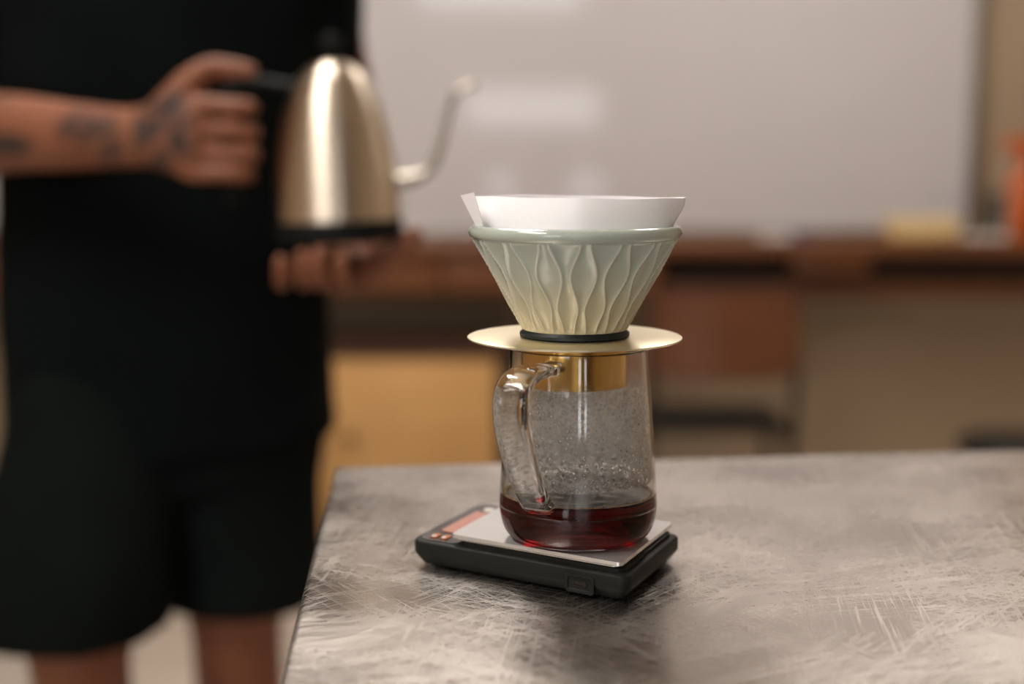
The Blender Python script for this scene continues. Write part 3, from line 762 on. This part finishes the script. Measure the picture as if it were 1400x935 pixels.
# left arm (right in the photo): hidden behind the kettle, hand flat below its base
shL = Vector((PX+.185, PY, 1.39)); elL = P(492, 262, 1.93)
add_sweep(bm, [(PX+.14, PY, 1.385, .055, .055), (*shL, .056, .056), q5(448, 60, 1.90, .049), q5(478, 190, 1.925, .043), (*elL, .041, .041)], up=(0, 1, 0), seg=20)
add_sweep(bm, [(*elL, .041, .041), q5(486, 306, 1.83, .043), q5(474, 348, 1.74, .032, .034), q5(462, 358, 1.68, .024, .032), q5(450, 356, 1.64, .015, .043), q5(440, 360, 1.605, .0115, .043)], up=(0, 0, 1), seg=24)
for (mx, tx, ty, r) in ((394, 384, 350, .0082), (423, 414, 341, .0084), (446, 438, 338, .0086), (474, 467, 344, .0088)):
    add_sweep(bm, [q5(mx+4, 366, 1.60, r*.95), q5(mx, 376, 1.555, r*1.0), q5(tx+2, 387, 1.515, r), q5(tx+1, 380, 1.487, r*.98), q5(tx, (ty+372)/2, 1.48, r*.92), q5(tx, ty+7, 1.482, r*.82)], up=(1, 0, 0), seg=14, n=5)
add_sweep(bm, [q5(478, 372, 1.63, .016, .02), q5(506, 370, 1.59, .017), q5(532, 352, 1.572, .0135), q5(553, 334, 1.572, .012), q5(567, 320, 1.572, .0105)], up=(0, 1, 0), seg=14)
body_me = remesh(bm, .003, 2)

def skin_mat():
    m = mat('skin', lin(136, 87, 63), .5, spec=.3, noise=(14, lin(124, 75, 53)), bump=(160, .12, .0015), sss=.08)
    nt = m.node_tree; L = nt.links.new; b = nt.nodes['Principled BSDF']
    tc = nt.nodes.new('ShaderNodeTexCoord'); src = b.inputs['Base Color'].links[0].from_socket
    acc = None
    org = ORIG[t_p.name]
    def mth(op, a, c):
        k = nt.nodes.new('ShaderNodeMath'); k.operation = op
        for i, v in enumerate((a, c)):
            if isinstance(v, (int, float)): k.inputs[i].default_value = v
            else: L(v, k.inputs[i])
        return k.outputs[0]
    # tattoo patches: centre pixel, half size in metres, pattern scale
    for px, py, Y, rx, rz, ns, lo in ((228, 180, 1.56, .040, .050, 60, .36), (122, 176, 1.60, .034, .026, 70, .36), (158, 196, 1.58, .022, .03, 110, .38), (30, 197, 1.64, .05, .016, 40, .15), (15, 138, 1.66, .02, .016, 90, .5), (150, 170, 1.58, .02, .016, 120, .38)):
        c = P(px, py, Y)-org
        mp = nt.nodes.new('ShaderNodeMapping'); mp.inputs['Location'].default_value = (-c.x/rx, -c.y/.06, -c.z/rz); mp.inputs['Scale'].default_value = (1/rx, 1/.06, 1/rz)
        L(tc.outputs['Object'], mp.inputs[0])
        ln = nt.nodes.new('ShaderNodeVectorMath'); ln.operation = 'LENGTH'; L(mp.outputs[0], ln.inputs[0])
        n = nt.nodes.new('ShaderNodeTexVoronoi'); n.feature = 'DISTANCE_TO_EDGE'; n.inputs['Scale'].default_value = ns; L(tc.outputs['Object'], n.inputs['Vector'])
        n2 = nt.nodes.new('ShaderNodeTexNoise'); n2.inputs['Scale'].default_value = ns; L(tc.outputs['Object'], n2.inputs['Vector'])
        ink = nt.nodes.new('ShaderNodeMapRange'); ink.inputs['From Min'].default_value = lo; ink.inputs['From Max'].default_value = lo+.2; L(n2.outputs['Fac'], ink.inputs[0])
        edge = nt.nodes.new('ShaderNodeMapRange'); edge.inputs['From Min'].default_value = 1.05; edge.inputs['From Max'].default_value = .75; L(ln.outputs['Value'], edge.inputs[0])
        v = mth('MULTIPLY', ink.outputs[0], edge.outputs[0])
        acc = v if acc is None else mth('MAXIMUM', acc, v)
    mx = nt.nodes.new('ShaderNodeMixRGB'); mx.inputs[2].default_value = lin(44, 44, 42)
    L(mth('MULTIPLY', acc, .86), mx.inputs[0]); L(src, mx.inputs[1]); L(mx.outputs[0], b.inputs['Base Color'])
    return m
bo = link('body', body_me, skin_mat(), t_p, sharp=180)
# hair and eyes
bm = bmesh.new(); add_ball(bm, (PX, PY+.018, hz+.045), (.086, .1, .098)); add_ball(bm, (PX, PY+.04, hz-.02), (.076, .075, .08))
me = remesh(bm, .006, 3); link('hair', me, M['hair'], t_p, sharp=180)
for s in (-1, 1):
    bm = bmesh.new(); add_ball(bm, (PX+s*.033, PY-.081, hz+.012), (.0125, .010, .0065)); e = bmo('eye', bm, M['eye'], t_p)
    bm = bmesh.new(); add_ball(bm, (PX+s*.033, PY-.0905, hz+.011), (.005, .002, .0048), sub=2); bmo('iris', bm, M['black'], e)
# t-shirt
def zr_at(px, py, Y=1.80): return P(px, py, Y).z
bm = bmesh.new()
loft(bm, [(PX+dx, PY, z, a, b) for z, dx, a, b in ((.742, -.002, .218, .142), (.76, -.002, .219, .144), (.9, -.003, .2165, .142), (1.05, 0, .210, .14), (1.2, 0, .212, .14), (1.32, 0, .212, .135), (1.39, 0, .205, .115), (1.43, 0, .16, .1), (1.46, 0, .085, .08), (1.475, 0, .07, .07))], 64)
add_sweep(bm, [(PX-.13, PY, 1.39, .07, .065), (shR.x-.0, PY, 1.37, .083, .078), (shR.x-.04, PY-.005, 1.27, .083, .075), (shR.x-.075, PY-.02, 1.19, .082, .072)], up=(0, 1, 0), seg=24, dome=False)
e0 = P(452, -40, 1.88); e1 = P(447, 88, 1.90)
add_sweep(bm, [(PX+.11, PY, 1.385, .085, .075), (shL.x-.01, PY, 1.375, .088, .082), (e0.x-.01, e0.y, e0.z, .072, .056), (e1.x-.003, e1.y, e1.z, .07, .05)], up=(0, 1, 0), seg=24, dome=False)
me = remesh(bm, .007, 6)
for v in me.vertices:
    c = v.co
    if c.z < .80:     # sloping hem
        pass
    f = mnoise.noise(Vector((c.x*7, c.y*5, c.z*3.2)))*.013+mnoise.noise(Vector((c.x*15+c.z*6, c.y*9, c.z*9)))*.006
    n = Vector((c.x-PX, (c.y-PY)*1.6, 0)); n.normalize() if n.length > 0 else None
    v.co = c+n*f
    if c.z < .92: v.co.z += (.92-c.z)/.18*((c.x-PX)*.10+.0)
link('t_shirt', me, M['shirt'], t_p, sharp=180)
# shorts
bm = bmesh.new()
loft(bm, [(PX, PY, z, a, b) for z, a, b in ((.70, .19, .12), (.76, .2, .132), (.86, .195, .13), (.95, .17, .115))], 48)
for (hx, hy), k, z0, w, xo in ((hipR, kneeR, P(140, 897, 1.585).z, .124, -.006), (hipL, kneeL, P(340, 850, 1.75).z, .106, .012)):
    kx_ = k.x+xo
    add_sweep(bm, [(hx, hy, .86, .10, .11), (hx*.6+kx_*.4, hy*.6+k.y*.4, .72, .115, w*.98), (kx_, k.y, z0+.06, .112, w), (kx_, k.y, z0, .114, w+.002)], up=(0, 1, 0), seg=32, dome=False)
me = remesh(bm, .007, 5)
for v in me.vertices:
    c = v.co; f = mnoise.noise(Vector((c.x*9, c.y*6, c.z*4)))*.011
    n = Vector((c.x-PX, (c.y-PY), 0)); n.normalize() if n.length > 0 else None
    v.co = c+n*f
link('shorts', me, M['shorts'], t_p, sharp=180)
# shoes
for k, ft in ((kneeR, -1), (kneeL, 1)):
    ax_, ay_ = k.x+ft*.005, k.y+.05
    bm = bmesh.new()
    add_sweep(bm, [(ax_, ay_+.045, .055, .05, .043), (ax_+ft*.008, ay_-.03, .055, .05, .046), (ax_+ft*.014, ay_-.10, .045, .04, .05), (ax_+ft*.022, ay_-.19, .034, .028, .046)], up=(0, 0, 1), seg=20)
    for v in bm.verts: v.co.z = max(v.co.z, .012)
    sh = bmo('shoe', bm, M['black'], t_p, sharp=60)
    bm = bmesh.new(); add_sweep(bm, [(ax_, ay_+.05, .012, .012, .046), (ax_+ft*.012, ay_-.08, .012, .012, .053), (ax_+ft*.022, ay_-.20, .012, .012, .046)], up=(0, 0, 1), seg=16)
    bmo('sole', bm, M['sole'], sh)
